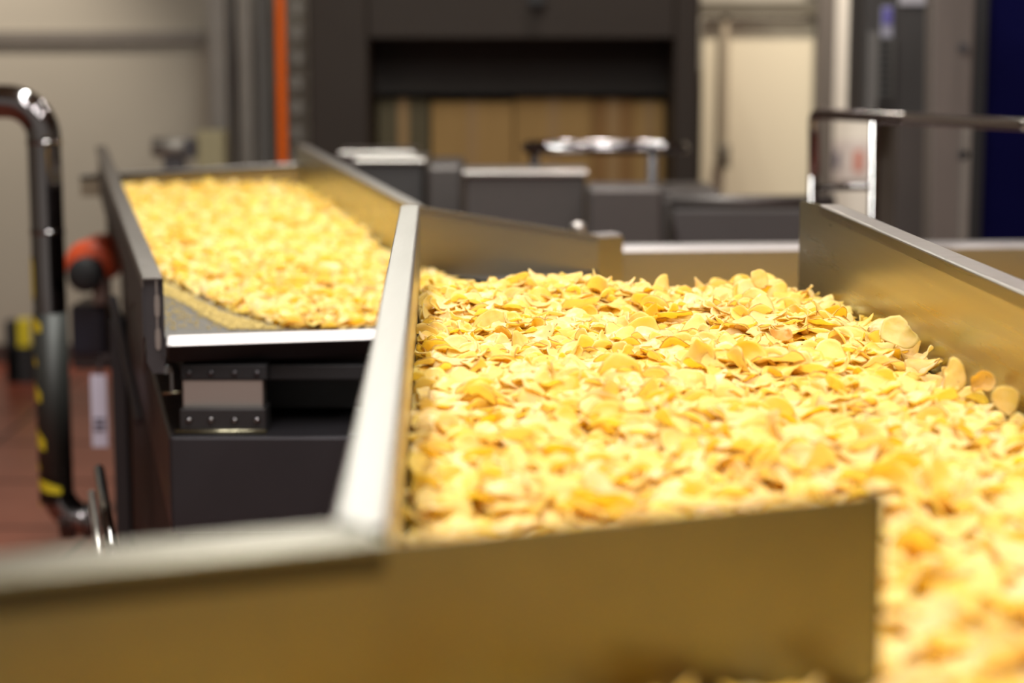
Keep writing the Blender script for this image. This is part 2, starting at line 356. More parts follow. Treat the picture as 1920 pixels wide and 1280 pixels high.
# beam and body below the bed
bm = NB(); y0 = LIP0.y + .26
add_hexa(bm, [(LIP0.x + .02, y0, ZF - .19), (LIP2.x, y0, ZF - .19), (RD.x, 7.6, ZF - .16), (LB.x + .03, 7.6, ZF - .16), (LIP0.x + .02, y0, ZF - .006), (LIP2.x, y0, ZF - .006), (RD.x, 7.6, ZF - .006), (LB.x + .03, 7.6, ZF - .006)])
obj('underbody', bm, BLACK, feed)
a0 = V(340, 684, 3.95); a1 = V(690, 712, 3.95)
bm = NB(); add_box(bm, a0.x, a1.x, 3.95, 4.02, a1.z, a0.z); obj('support_beam', bm, BLACK, feed, .003)

# base frame of the feeder: box beam with front face and long side face
base = empty('feeder_base', (-.9, 5.4, 0), 'dark grey steel box body under the feeder trough', 'machine body')
q0 = V(317, 818, 3.86); q1 = V(760, 812, 3.86); hb = .20
q2 = H(267, 640, ZC - q0.z)
sd = (H(210, 422, ZC - q0.z) - q0); sd.z = 0; sd.normalize()
bm = NB(); fa = q0 + sd * 3.4
add_hexa(bm, [(q0.x, q0.y, q0.z - hb), (q1.x, q0.y, q0.z - hb), (q1.x, q0.y + 3.3, q0.z - hb), (fa.x, fa.y, q0.z - hb),
              (q0.x, q0.y, q0.z), (q1.x, q0.y, q0.z), (q1.x, q0.y + 3.3, q0.z), (fa.x, fa.y, q0.z)])
obj('box_frame', bm, mat('dark_painted_steel', (.05, .047, .053), .36, .6, .25, 9), base, .006)
bm = NB(); k_ = .012
add_hexa(bm, [(q0.x + k_, q0.y + .02, .25), (q1.x - .02, q0.y + .02, .25), (q1.x - .02, q0.y + 3.2, .25), (fa.x + k_, fa.y - .1, .25),
              (q0.x + k_, q0.y + .02, q0.z - hb), (q1.x - .02, q0.y + .02, q0.z - hb), (q1.x - .02, q0.y + 3.2, q0.z - hb), (fa.x + k_, fa.y - .1, q0.z - hb)])
obj('dark_fill_block', bm, BLACK, base)  # black block added to fill the dark area below the box frame
for (xx, yy) in ((q0.x + .12, 4.2), (q1.x - .1, 4.2), (fa.x + .2, 6.9), (q1.x - .1, 6.9)):
    bm = NB(); add_box(bm, xx - .05, xx + .05, yy - .05, yy + .05, 0, q0.z - hb); obj('leg', bm, DARK, base, .004)
# spring mount between base and trough
mt = empty('spring_mount', (V(420, 815, 3.93).x, 3.96, q0.z), 'steel and black rubber mounting block with four bolts under the feeder lip', 'mount')
Ym = 3.90
bm = NB(); px_box(bm, 342, 712, 494, 775, Ym + .01, .05); obj('steel_block', bm, SATIN, mt, .002)
bm = NB(); a = V(338, 684, Ym); b = V(500, 712, Ym); add_box(bm, a.x, b.x, Ym, Ym + .07, b.z, a.z); br = obj('upper_bracket', bm, BLACK, mt, .002)
bm = NB(); a = V(337, 766, Ym - .01); b = V(499, 806, Ym - .01); add_box(bm, a.x, b.x, Ym - .012, Ym + .07, q0.z, a.z); lb = obj('lower_bracket', bm, mat('bracket_steel', (.05, .048, .05), .4, .7), mt, .002)
bm = NB(); a = V(328, 808, Ym - .014); b = V(500, 816, Ym - .014); add_tube(bm, [(a.x, Ym - .016, q0.z + .005), (b.x, Ym - .016, q0.z + .005)], .005, 8); obj('weld_seam', bm, STEEL, mt, smooth=True)
for xx in (355, 396, 440, 482):
    c = V(xx, 787, Ym - .012); bm = NB(); add_disc(bm, c, (0, -1, 0), .0065, .004, 12, .004); obj('bolt', bm, CHROME, lb, smooth=True)
    c = V(xx, 699, Ym); bm = NB(); add_disc(bm, c, (0, -1, 0), .006, .003, 12, .003); obj('bolt', bm, DARK, br, smooth=True)
bm = NB(); c = V(314, 694, 3.86); add_disc(bm, (c.x, c.y, c.z - .006), (0, 0, 1), .009, .014, 6, .003); c2 = V(322, 736, 3.87)
add_disc(bm, (c.x + .006, c.y + .01, c.z - .045), (0, 0, 1), .004, .042, 10)
obj('hanging_bolt', bm, CHROME, feed)
bm = NB(); a = V(304, 737, 3.9); b = V(338, 735, 3.9); add_tube(bm, [(a.x, a.y, a.z), (b.x, b.y, b.z)], .003, 8); obj('clamp_rod', bm, STEEL, feed, smooth=True)

# cross trough behind the crest
CA = H(1168, 464, .55); CB = H(2150, 455, .55)
cx = empty('cross_trough', (.9, 5.4, 0), 'low stainless trough wall running across behind the pile, its rim shining white', 'conveyor')
bm = NB(); add_wallseg(bm, CA, CB, .003, CA.z - .20, CA.z - .012, CB.z - .20, CB.z - .012, side=1); cw = obj('back_panel', bm, STEELX, cx)
bm = NB(); add_profile(bm, CA, CB, [(0, -.018), (.014, 0), (.11, 0), (.11, -.018)], side=1); obj('folded_rim', bm, LIPM, cw)
bm = NB(); add_hexa(bm, [(CA.x, 4.1, CA.z - .204), (CB.x, 4.1, CA.z - .204), (CB.x, CB.y, CA.z - .204), (CA.x, CA.y, CA.z - .204), (CA.x, 4.1, CA.z - .20), (CB.x, 4.1, CA.z - .20), (CB.x, CB.y, CA.z - .20), (CA.x, CA.y, CA.z - .20)])
obj('trough_bed', bm, BED, cx)
for xx in (.5, 1.3):
    bm = NB(); add_box(bm, xx, xx + .06, 5.05, 5.11, 0, CA.z - .20); obj('leg', bm, DARK, cx)

# ------------------------------------------------------------------ potato chips
def make_chip(seed, rings, seg, kind='normal'):
    r = np.random.default_rng(seed)
    R = r.uniform(.026, .036)
    asp = r.uniform(.74, 1.0)
    ph = r.uniform(0, 6.28, 6)
    th = np.arange(seg) / seg * 2 * np.pi
    out = 1 + .05 * np.sin(2 * th + ph[0]) + .04 * np.sin(3 * th + ph[1]) + .015 * np.sin(7 * th + ph[2])
    if r.random() < .22:                                   # a broken side
        a0 = r.uniform(0, 6.28); c = r.uniform(.2, .7); cc = np.cos(th - a0)
        lim = np.where(cc > .05, c / np.maximum(cc, .05), 9); out = np.minimum(out, lim * (1 + .06 * np.sin(9 * th + ph[3])))
    rr = np.linspace(0, 1, rings + 1)[1:]
    rr = rr ** .85
    X = np.concatenate([[0], (rr[:, None] * (out * np.cos(th))[None]).ravel()]) * R
    Y = np.concatenate([[0], (rr[:, None] * (out * np.sin(th))[None]).ravel()]) * R * asp
    RAD = np.concatenate([[0], np.repeat(rr, seg)]); T = np.concatenate([[0], np.tile(th, rings)])
    s = r.uniform(.03, .34) * r.choice([-1, 1])
    Z = s * (X ** 2 - Y ** 2) / R + RAD ** 3 * R * (r.uniform(.04, .13) * np.sin(3 * T + ph[3]) + r.uniform(.01, .05) * np.sin(5 * T + ph[4]))
    Z += .0012 * np.sin(X * 260 + ph[1]) * np.sin(Y * 240 + ph[2]) 
    t = .0008
    def bendit(X, Y, Z, k):
        if k < 1e-3: return X, Y, Z
        rho = R / k; a = X / rho
        return (rho - Z) * np.sin(a), Y, rho - (rho - Z) * np.cos(a)
    k = abs(r.normal(0, .5)) + .05 if kind == 'normal' else 1.35
    k = min(k, 1.6)
    up = np.stack(bendit(X, Y, Z + t, k), 1); dn = np.stack(bendit(X, Y, Z - t, k), 1)
    co = np.concatenate([up, dn]); co[:, 2] -= co[:, 2].mean()
    n = 1 + rings * seg
    tri, quad = [], []
    for b0, fl in ((0, 0), (n, 1)):
        for j in range(seg):
            a, b = b0 + 1 + j, b0 + 1 + (j + 1) % seg
            tri.append((b0, a, b) if not fl else (b0, b, a))
            for i in range(rings - 1):
                q = (a + i * seg, a + (i + 1) * seg, b + (i + 1) * seg, b + i * seg)
                quad.append(q if not fl else q[::-1])
    e0 = 1 + (rings - 1) * seg
    for j in range(seg):
        a, b = e0 + j, e0 + (j + 1) % seg; quad.append((a, a + n, b + n, b))
    cuv = np.stack([X / R + ph[0] * 3, Y / R + ph[1] * 3, np.full_like(X, seed * .7)], 1)
    return dict(co=co, tri=np.array(tri), quad=np.array(quad), rad=np.concatenate([RAD, RAD]), cuv=np.concatenate([cuv, cuv]), R=R)

def build_mesh(name, parts, material, tri_extra=None):
    """parts: (proto, 4x4 matrix, tone); one mesh"""
    cos, tris, quads, rads, cuvs, tones = [], [], [], [], [], []; off = 0
    for p, M, tone in parts:
        c = p['co'] @ M[:3, :3].T + M[:3, 3]
        cos.append(c); tris.append(p['tri'] + off)
        if len(p['quad']): quads.append(p['quad'] + off)
        rads.append(p['rad']); cuvs.append(p['cuv'] + tone * 17); tones.append(np.full(len(c), tone)); off += len(c)
    co = np.concatenate(cos); T = np.concatenate(tris); Q = np.concatenate(quads) if quads else np.zeros((0, 4), int)
    me = bpy.data.meshes.new(name)
    me.vertices.add(len(co)); me.vertices.foreach_set('co', co.ravel())
    lv = np.concatenate([T.ravel(), Q.ravel()]).astype(np.int32)
    me.loops.add(len(lv)); me.loops.foreach_set('vertex_index', lv)
    nf = len(T) + len(Q); me.polygons.add(nf)
    ls = np.concatenate([np.arange(len(T)) * 3, len(T) * 3 + np.arange(len(Q)) * 4]).astype(np.int32)
    me.polygons.foreach_set('loop_start', ls); me.polygons.foreach_set('use_smooth', np.ones(nf, bool))
    a = me.attributes.new('tone', 'FLOAT', 'POINT'); a.data.foreach_set('value', np.concatenate(tones).astype(np.float32))
    a = me.attributes.new('rad', 'FLOAT', 'POINT'); a.data.foreach_set('value', np.concatenate(rads).astype(np.float32))
    a = me.attributes.new('cuv', 'FLOAT_VECTOR', 'POINT'); a.data.foreach_set('vector', np.concatenate(cuvs).astype(np.float32).ravel())
    me.update(calc_edges=True); me.validate(); me.materials.append(material)
    return me

HI = [make_chip(s, 6, 24) for s in range(28)] + [make_chip(100 + s, 6, 24, 'curl') for s in range(4)]
LO = [make_chip(s, 3, 12) for s in range(20)] + [make_chip(100 + s, 3, 12, 'curl') for s in range(2)]
TINY = [make_chip(s, 1, 9) for s in range(28)] + [make_chip(100 + s, 1, 9, 'curl') for s in range(4)]

def XL(y): t = (y - ML0.y) / (CORN.y - ML0.y); return ML0.x + (CORN.x - ML0.x) * t
def XR(y): t = (y - MR0.y) / (MR2.y - MR0.y); return MR0.x + (MR2.x - MR0.x) * t
WAV = rng.uniform(0, 6.28, 8)
def surf(x, y):                                              # height of the near pile
    z = ZC - HCH + .006 * math.sin(9 * x + WAV[0]) * math.sin(5 * y + WAV[1]) + .007 * math.sin(17 * x + 11 * y + WAV[2]) + .005 * math.sin(23 * y - 13 * x + WAV[3])
    dr = XR(y) - x
    z -= .030 * math.exp(-(dr / .06) ** 2)
    if y > 3.3: z -= .020 * ((y - 3.3) / .33) ** 2
    return z
def rotm(tilt, az, spin, flip):
    M = Matrix.Rotation(az, 3, 'Z') @ Matrix.Rotation(tilt, 3, 'X') @ Matrix.Rotation(spin - az, 3, 'Z')
    if flip: M = M @ Matrix.Rotation(math.pi, 3, 'X')
    return M
def m4(R3, loc, s):
    M = np.eye(4); M[:3, :3] = np.array(R3) * s; M[:3, 3] = loc; return M
def plate_dist(x, y): return (x - PA.x) * pn.x + (y - PA.y) * pn.y
near = []
def scatter(x0, x1, y0, y1, step, ok, zf, protos, curl, out, tilt=.32, dz=(-.018, .007)):
    y = y0
    while y < y1:
        x = x0
        while x < x1:
            px_, py_ = x + random.uniform(-.6, .6) * step, y + random.uniform(-.6, .6) * step
            x += step
            if not ok(px_, py_): continue
            z = zf(px_, py_) + random.uniform(*dz)
            tl = abs(random.gauss(0, tilt));  tl = min(tl, 1.35)
            k = random.randrange(len(protos)) if random.random() < curl else random.randrange(len(protos) - 4 if protos is HI else len(protos) - 2)
            s = random.uniform(.82, 1.12) * (.85 if protos is LO else 1)
            z -= max(0, math.sin(tl) * protos[k]['R'] * s * .55)
            R3 = rotm(tl, random.uniform(0, 6.28), random.uniform(0, 6.28), random.random() < .4)
            out.append((k, m4(R3, (px_, py_, z), s), random.random()))
        y += step * .9
def drop_pile(x0, x1, y0, y1, cell, ok, zf, depth, protos, n_curl, nmax, out, tilt=.30, scale=1.0, top=.014, seed=3):
    """lay chips one after another on what already lies below, lowest spots first"""
    r = np.random.default_rng(seed)
    nx, ny = int((x1 - x0) / cell) + 1, int((y1 - y0) / cell) + 1
    tgt = np.full((nx, ny), np.nan)
    for a in range(nx):
        for b in range(ny):
            x, y = x0 + a * cell, y0 + b * cell
            if ok(x, y): tgt[a, b] = zf(x, y)
    hm = tgt - depth; valid = np.argwhere(~np.isnan(tgt)); n = 0; miss = 0
    filled = np.where(np.isnan(tgt), -9, 0.0)
    while n < nmax and miss < 6000:
        c = valid[r.integers(0, len(valid), 14)]
        dfc = tgt[c[:, 0], c[:, 1]] - hm[c[:, 0], c[:, 1]]
        q = c[np.argmax(dfc)]
        if dfc.max() < .004: miss += 1; continue
        k = int(r.integers(0, len(protos))) if r.random() < .5 else int(r.integers(0, len(protos) - n_curl))
        tl = min(abs(r.normal(0, tilt)), 1.2) if r.random() > .05 else r.uniform(.6, 1.25)
        s_ = r.uniform(.74, 1.06) * scale
        x, y = x0 + q[0] * cell + r.uniform(-.5, .5) * cell, y0 + q[1] * cell + r.uniform(-.5, .5) * cell
        R3 = np.array(rotm(tl, r.uniform(0, 6.28), r.uniform(0, 6.28), r.random() < .4)) * s_
        cv = protos[k]['co'][:len(protos[k]['co']) // 2] @ R3.T
        ia = np.clip(np.round((cv[:, 0] + x - x0) / cell).astype(int), 0, nx - 1); ib = np.clip(np.round((cv[:, 1] + y - y0) / cell).astype(int), 0, ny - 1)
        base = hm[ia, ib]; okm = ~np.isnan(base)
        if okm.mean() < .75: miss += 1; continue
        z = np.percentile(base[okm] - cv[okm, 2], 58) + .0012
        ztop = z + cv[:, 2].max()
        if ztop > zf(x, y) + top + .02 * (tl > .6): miss += 1; z = zf(x, y) + top - cv[:, 2].max() if r.random() < .15 else None
        if z is None: continue
        M = np.eye(4); M[:3, :3] = R3; M[:3, 3] = (x, y, z)
        out.append((k, M, float(r.random()))); n += 1
        np.fmax.at(hm, (ia[okm], ib[okm]), cv[okm, 2] + z)
def ok_near(x, y):
    if y > 3.64: return False
    if y > CORN.y:
        if x < XL(y) + .009: return False
    if x > XR(y) - .016: return False
    pdist = plate_dist(x, y)
    if x < PB.x + .012 and abs(pdist) < .020: return False
    if pdist > 0 and x < XL(y) + .014: return False
    return True
drop_pile(-.35, .76, .80, 3.66, .005, ok_near, surf, .042, HI, 4, 7000, near)
print('near chips', len(near))

# single chips that stand out along the crest and the right-hand wall
def special(px, py, h, k, tilt, az, spin, s):
    p = H(px, py, h); return [k, m4(rotm(tilt, az, spin, False), p, s), .3]
SPEC = [
    (special(1424, 523, .420, 3, 1.35, .5, 0, .75), 'pointed chip standing upright on the far crest of the near pile', CHIP),
    (special(1690, 622, .415, 5, 1.05, -.1, .5, .85), 'pale greenish translucent chip propped against the right-hand trough wall', None),
    (special(1782, 702, .425, 8, 1.30, .55, .2, .85), 'tall chip standing on edge by the right-hand wall', CHIP),
    (special(1842, 718, .435, 29, 1.1, -.7, 1.2, .55), 'small dark amber curled chip leaning on the right-hand wall', 'amber'),
    (special(1884, 752, .435, 30, 1.25, .3, .9, .75), 'chip curled into a ring standing near the right edge of the photo', CHIP),
    (special(1463, 628, .415, 31, .5, .3, .2, .62), 'small brown folded chip lying among pale chips in the sharp zone', 'brown'),
]
def tinted(name, col):
    m = CHIP.copy(); m.name = name
    h = [n_ for n_ in m.node_tree.nodes if n_.type == 'HUE_SAT'][0]
    mx = m.node_tree.nodes.new('ShaderNodeMix'); mx.data_type = 'RGBA'; mx.blend_type = 'MULTIPLY'; mx.inputs['Factor'].default_value = 1; mx.inputs['B'].default_value = (*col, 1)
    src = h.inputs['Color'].links[0].from_socket; m.node_tree.links.new(src, mx.inputs['A']); m.node_tree.links.new(mx.outputs['Result'], h.inputs['Color'])
    return m
CH_G = tinted('pale_green_potato', (.88, .93, .90)); CH_A = tinted('amber_potato', (.98, .84, .6)); CH_B = tinted('brown_potato', (.8, .6, .35))
# drop ordinary chips that would bury these
sp_pos = [np.array(s[0][1])[:3, 3] for s in SPEC]
near = [c for c in near if all(np.hypot(c[1][0, 3] - q[0], (c[1][1, 3] - q[1] + .02) * .6) > .026 * 1.0 for q in sp_pos)]

# which chips show largest from the photograph's viewpoint
vs, fs, own = [], [], []
for i, (k, M, t) in enumerate(near):
    p = TINY[k]; c = p['co'][:10] @ M[:3, :3].T + M[:3, 3]; o_ = len(vs); vs.extend(map(tuple, c))
    for a_, b_, c_ in p['tri'][:9]: fs.append((o_ + int(a_), o_ + int(b_), o_ + int(c_))); own.append(i)
for A_, B_, z0, z1 in ((PA, PB, ZB, ZT), (ML0, CORN, ZB, ZT)):
    o_ = len(vs); vs += [(A_.x, A_.y, z0), (B_.x, B_.y, z0), (B_.x, B_.y, z1), (A_.x, A_.y, z1)]; fs += [(o_, o_ + 1, o_ + 2), (o_, o_ + 2, o_ + 3)]; own += [-1, -1]
tree = BVHTree.FromPolygons(vs, fs)
cnt = np.zeros(len(near))
org = Vector((0, 0, ZC))
for yy in range(500, 1280, 5):
    for xx in range(720, 1920, 5):
        r_ = tree.ray_cast(org, ray(xx, yy).normalized())
        if r_[2] is not None and own[r_[2]] >= 0: cnt[own[r_[2]]] += 1
order = np.argsort(-cnt); N_IND = 294
ind = list(order[:N_IND]); indset = set(int(i) for i in ind)
print('smallest individual', cnt[order[N_IND - 1]], 'largest', cnt[order[0]])
HI_ME = [build_mesh('potato_chip', [(p, np.eye(4), 0.0)], CHIP) for p in HI]
def chip_label(M, t, k):
    x, y, z = M[:3, 3]; d_ = Vector((x, y, z - ZC)); c_ = math.cos(PITCH); s_ = math.sin(PITCH)
    f = d_.y * c_ - d_.z * s_; u = d_.y * s_ + d_.z * c_
    px = 960 + FPX * d_.x / f; py = 640 - FPX * u / f
    colw = 'golden yellow' if t < .12 else 'pale' if t < .4 else 'light golden' if t < .6 else 'cream' if t < .8 else 'deep golden' if t < .92 else 'amber'
    zc = abs(M[2, 2]) / np.linalg.norm(M[:3, 2])
    pose = 'flat' if zc > .96 else 'slightly tilted' if zc > .87 else 'tilted' if zc > .7 else 'steep'
    if k >= 28: pose += ' curled'
    if px > 1640:
        row = 'level with the panel top' if py < 1000 else 'beside the upper panel end' if py < 1090 else 'beside the lower panel end' if py < 1180 else 'at the bottom edge'
        if py < 900: row = 'higher than the panel end'
        colm = 'near the panel' if px < 1740 else 'halfway to the right edge' if px < 1840 else 'at the right edge'
        return f'{colw} {pose} blurred chip, {row}, {colm}', 'chips right of the cross panel'
    colm = ('at the side rim', 'just off the side rim', 'left of the panel middle', 'at the panel middle', 'just right of the panel middle', 'right of the panel middle', 'short of the panel end', 'near the panel end')[max(0, min(7, int((px - 740) / 113)))]
    yt = 925 + (1660 - px) * .0994; gap = yt - py
    row = 'touching the front panel rim' if gap < 35 else 'just above the panel' if gap < 80 else 'well above the panel' if gap < 130 else 'high above the panel' if gap < 190 else 'far above the panel'
    return f'{colw} {pose} chip {row}, {colm}', 'chips above the cross panel'
first = None; made = []
for i in ind:
    k, M, t = near[int(i)]
    if first is None: o = first = bpy.data.objects.new('potato_chip', HI_ME[k])
    else: o = first.copy(); o.data = HI_ME[k]
    o.matrix_world = Matrix(M.tolist()); COL.objects.link(o); o.color = (t, t, t, 1)
    lab, grp = chip_label(M, t, k); tag(o, lab, 'potato chip', grp); made.append(o)
by = {}
for o in made: by.setdefault(o['label'], []).append(o)
for lab, os_ in by.items():                                  # same words: say which one by its place among them
    os_.sort(key=lambda q: q.location.x / q.location.y)
    words_ = {5: ('leftmost', 'second', 'third', 'fourth', 'rightmost'), 2: ('left', 'right'), 3: ('leftmost', 'middle', 'rightmost'), 4: ('leftmost', 'second', 'third', 'rightmost')}.get(len(os_))
    if words_:
        for q, w_ in zip(os_, words_): q['label'] = w_ + ' ' + lab
for (k, M, t), lab, mm in SPEC:
    mm = {'amber': CH_A, 'brown': CH_B, None: CH_G}.get(mm, mm) if not isinstance(mm, bpy.types.Material) else mm
    me = build_mesh('potato_chip', [(HI[k], np.eye(4), 0.0)], mm)
    o = bpy.data.objects.new('potato_chip', me); o.matrix_world = Matrix(M.tolist()); COL.objects.link(o); o.color = (t, t, t, 1); tag(o, lab, 'potato chip')

# far pile on the feeder
HP = .562
def inpoly(x, y, poly):
    c = False; j = len(poly) - 1
    for i in range(len(poly)):
        xi, yi = poly[i]; xj, yj = poly[j]
        if (yi > y) != (yj > y) and x < (xj - xi) * (y - yi) / (yj - yi) + xi: c = not c
        j = i
    return c
def G2(x, y, h=HP): p = H(x, y, h); return (p.x, p.y)
FP = [G2(215, 344), G2(562, 342), G2(608, 370), G2(724, 464), G2(800, 500), G2(868, 528), G2(1100, 524), G2(1100, 600), G2(800, 586), G2(690, 593), G2(640, 595), G2(550, 597), G2(460, 572), G2(390, 542), G2(300, 503), G2(255, 440)]
def fz(x, y): return ZC - HP - .002 + .0035 * math.sin(9 * x + 4 * y) + .0035 * math.sin(15 * y - 7 * x) 
far = []
drop_pile(-1.8, .5, 3.6, 7.75, .008, lambda x, y: inpoly(x, y, FP), fz, .022, LO, 2, 7000, far, tilt=.36, scale=.92)
scatter(CA.x + .03, 1.9, 4.15, 5.15, .03, lambda x, y: True, lambda x, y: CA.z - .165, LO, 1.0, far, tilt=.4, dz=(-.02, .012))
print('far chips', len(far))
def sheet_proto(pts_fn, nx, ny):
    co = np.array([pts_fn(i / nx, j / ny) for j in range(ny + 1) for i in range(nx + 1)])
    q = np.array([(j * (nx + 1) + i, j * (nx + 1) + i + 1, (j + 1) * (nx + 1) + i + 1, (j + 1) * (nx + 1) + i) for j in range(ny) for i in range(nx)])
    return dict(co=co, tri=np.zeros((0, 3), int), quad=q, rad=np.zeros(len(co)), cuv=co * 30)
def near_under(u, v):
    y = CORN.y + .03 + v * (3.60 - CORN.y - .03); x = XL(y) + .006 + u * (XR(y) - .012 - XL(y)); return (x, y, surf(x, y) - .034)
def gate_under(u, v):
    y = .82 + v * .6; x = PB.x + .01 + u * (XR(y) - .012 - PB.x); return (x, y, surf(x, y) - .034)
def front_under(u, v):
    x = -.34 + u * (PB.x + .34); yp = PA.y + (x - PA.x) * pd_.y / pd_.x - .012; y = .80 + v * (yp - .80); return (x, y, surf(x, y) - .034)
extra = [(sheet_proto(near_under, 30, 90), np.eye(4), .5), (sheet_proto(gate_under, 12, 20), np.eye(4), .5), (sheet_proto(front_under, 30, 14), np.eye(4), .5)]
rest = [(HI[k], M, t) for i, (k, M, t) in enumerate(near) if i not in indset] + [(LO[k], M, t) for k, M, t in far]
cx_, cy_ = sum(p[0] for p in FP) / len(FP), sum(p[1] for p in FP) / len(FP)
fan = dict(co=np.array([(cx_, cy_, ZC - HP - .021)] + [(x + (cx_ - x) * .05, y + (cy_ - y) * .05, ZC - HP - .021) for x, y in FP]), tri=np.array([(0, i + 1, (i + 1) % len(FP) + 1) for i in range(len(FP))]), quad=np.zeros((0, 4), int), rad=np.zeros(len(FP) + 1), cuv=np.zeros((len(FP) + 1, 3)))
me = build_mesh('potato_chip_pile', rest + extra + [(fan, np.eye(4), .5)], CHIP)
o = bpy.data.objects.new('potato_chip_pile', me); COL.objects.link(o); o.color = (0, 0, 0, 1)
tag(o, 'mass of golden potato chips filling the near trough and the feeder behind', 'potato chips', kind='stuff')
# fine crumbs on the bare part of the feeder bed
CP = [G2(304, 528, HF), G2(350, 552, HF), G2(420, 588, HF), G2(530, 619, HF), G2(430, 619, HF), G2(375, 590, HF), G2(345, 570, HF), G2(305, 553, HF)]

GRAIN = dict(co=np.array([(0, 0, 1), (.9, 0, -.3), (-.5, .8, -.3), (-.5, -.8, -.3)]) * .0036, tri=np.array([(0, 1, 2), (0, 2, 3), (0, 3, 1), (1, 3, 2)]), quad=np.zeros((0, 4), int), rad=np.zeros(4), cuv=np.zeros((4, 3)))
parts = []
bx0 = min(p[0] for p in CP) - .05; bx1 = max(p[0] for p in CP) + .1; by0 = min(p[1] for p in CP); by1 = max(p[1] for p in CP)
while len(parts) < 4800:
    x, y = random.uniform(bx0, bx1), random.uniform(by0, by1)
    inside = inpoly(x, y, CP)
    if not inside and random.random() > .09: continue
    if not inpoly(x, y, [(LA.x + .004, LA.y), (LIP0.x, LIP0.y), (LIP2.x, LIP2.y), (LIP2.x, 4.6), (LB.x, LB.y)]): continue
    parts.append((GRAIN, m4(Matrix.Rotation(random.uniform(0, 6.28), 3, 'Z'), (x, y, ZF + .001 + random.uniform(0, .002)), random.uniform(.4, 1.1)), random.random()))
me = build_mesh('chip_crumbs', parts, CRUMB); o = bpy.data.objects.new('chip_crumbs', me); COL.objects.link(o)
tag(o, 'curved band of fine yellow crumbs on the bare feeder bed by the lip', 'crumbs', kind='stuff')

# ------------------------------------------------------------------ left side: pipe, motor, tags
YP = 6.0; r_ = 31 * YP / FPX
pipe = empty('pipe_loop', (V(90, 500, YP).x, YP, 0), 'thick polished steel pipe bent down at far left with black and yellow tape', 'pipe')
PX = V(91, 500, YP).x; zl_ = V(91, 976, YP).z
pp = [Vector((V(-140, 190, YP).x, YP, V(91, 190, YP).z)), Vector((PX, YP, V(91, 190, YP).z)), Vector((PX, YP, zl_)), Vector((V(180, 985, YP).x, YP, zl_))]
tp = bend(pp, .11, 10)
bm = NB(); add_tube(bm, tp, r_, 28); obj('pipe_run', bm, CHROME, pipe, smooth=True)
for yy in (430, 262): 
    c = V(91, yy, YP); c.x = PX; bm = NB(); add_tube(bm, [c, c + Vector((0, 0, -.012))], r_ + .003, 28); obj('weld_ring', bm, CHROME, pipe, smooth=True)
for xx in (118, 132, 160):
    c = V(xx, 976, YP); c.z = zl_; bm = NB(); add_tube(bm, [c, c + Vector((.012, 0, 0))], r_ + .008, 28); obj('clamp_ring', bm, CHROME, pipe, smooth=True)
# black wrapped sleeve, yellow stripes wound round it
zt = V(91, 585, YP).z; zb_ = V(91, 940, YP).z; cxp = V(91, 500, YP).x
bm = NB(); add_tube(bm, [(cxp, YP, zt), (cxp, YP, zb_)], r_ + .0015, 28); sl = obj('tape_sleeve', bm, mat('black_tape', (.02, .02, .018), .5), pipe, smooth=True)
rr = r_ + .003
for y_, w_, h_, a0, a1 in ((520, .14, .0, 195, 225), (602, .045, .03, 165, 250), (672, .03, .02, 170, 225), (728, .05, .045, 160, 240), (815, .055, .05, 165, 250), (868, .03, .02, 175, 220), (905, .035, .03, 170, 300), (938, .03, .02, 170, 215)):
    bm = NB(); zc_ = V(91, y_, YP).z; prev = None
    for k in range(13):
        a = math.radians(a0 + (a1 - a0) * k / 12); dz_ = h_ * (k / 12 - .5); wv = w_ * (.6 + .4 * math.sin(math.pi * k / 12))
        v1 = bm.verts.new((cxp + rr * math.cos(a), YP + rr * math.sin(a), zc_ - dz_ + wv / 2)); v2 = bm.verts.new((cxp + rr * math.cos(a), YP + rr * math.sin(a), zc_ - dz_ - wv / 2))
        if prev: bm.faces.new((prev[0], v1, v2, prev[1]))
        prev = (v1, v2)
    obj('yellow_stripe', bm, YEL, sl)

mo = empty('drive_motor', (V(165, 640, 7.2).x, 7.2, 0), 'orange red motor with black fan cover beside the feeder', 'motor')
Ym_ = 7.2; c = V(168, 500, Ym_)
bm = NB(); add_disc(bm, c + Vector((0, .25, .01)), (0, -1, 0), .088, .26, 28, .02); obj('housing', bm, REDM, mo, smooth=False)
bm = NB(); add_disc(bm, c + Vector((.0, -.03, -.02)), (0, -1, 0), .064, .06, 24, .02); obj('fan_cover', bm, BLACK, mo)
bm = NB(); px_box(bm, 172, 520, 200, 572, Ym_ - .06, .1); obj('terminal_box', bm, mat('dusty_beige', (.20, .14, .12), .6), mo, .008)
bm = NB(); px_box(bm, 130, 572, 200, 668, Ym_ - .02, .26); obj('gearbox', bm, mat('black_blue_paint', (.012, .014, .028), .4), mo, .015)
bm = NB(); px_box(bm, 135, 660, 208, 692, Ym_ + .02, .2); obj('mounting_plate', bm, DARK, mo, .006)
# label sheet hung on a bracket
lt = empty('hanging_label', V(186, 838, 6.0), 'narrow pale lavender label sheet hanging beside the taped pipe', 'label')
box_obj('sheet', 169, 702, 203, 838, 6.0, .004, LAV, lt, bevel=0)
bm = NB()
for yy in (784, 794, 803): px_box(bm, 176, yy, 197, yy + 5, 5.997, .003)
obj('printed_line', bm, INK, lt)
bm = NB(); a = V(186, 702, 6.002); add_box(bm, a.x - .006, a.x + .006, 6.001, 6.006, a.z - .01, a.z + .06); add_box(bm, a.x - .006, a.x + .07, 6.001, 6.012, a.z + .05, a.z + .062); obj('hanger', bm, DARK, lt)
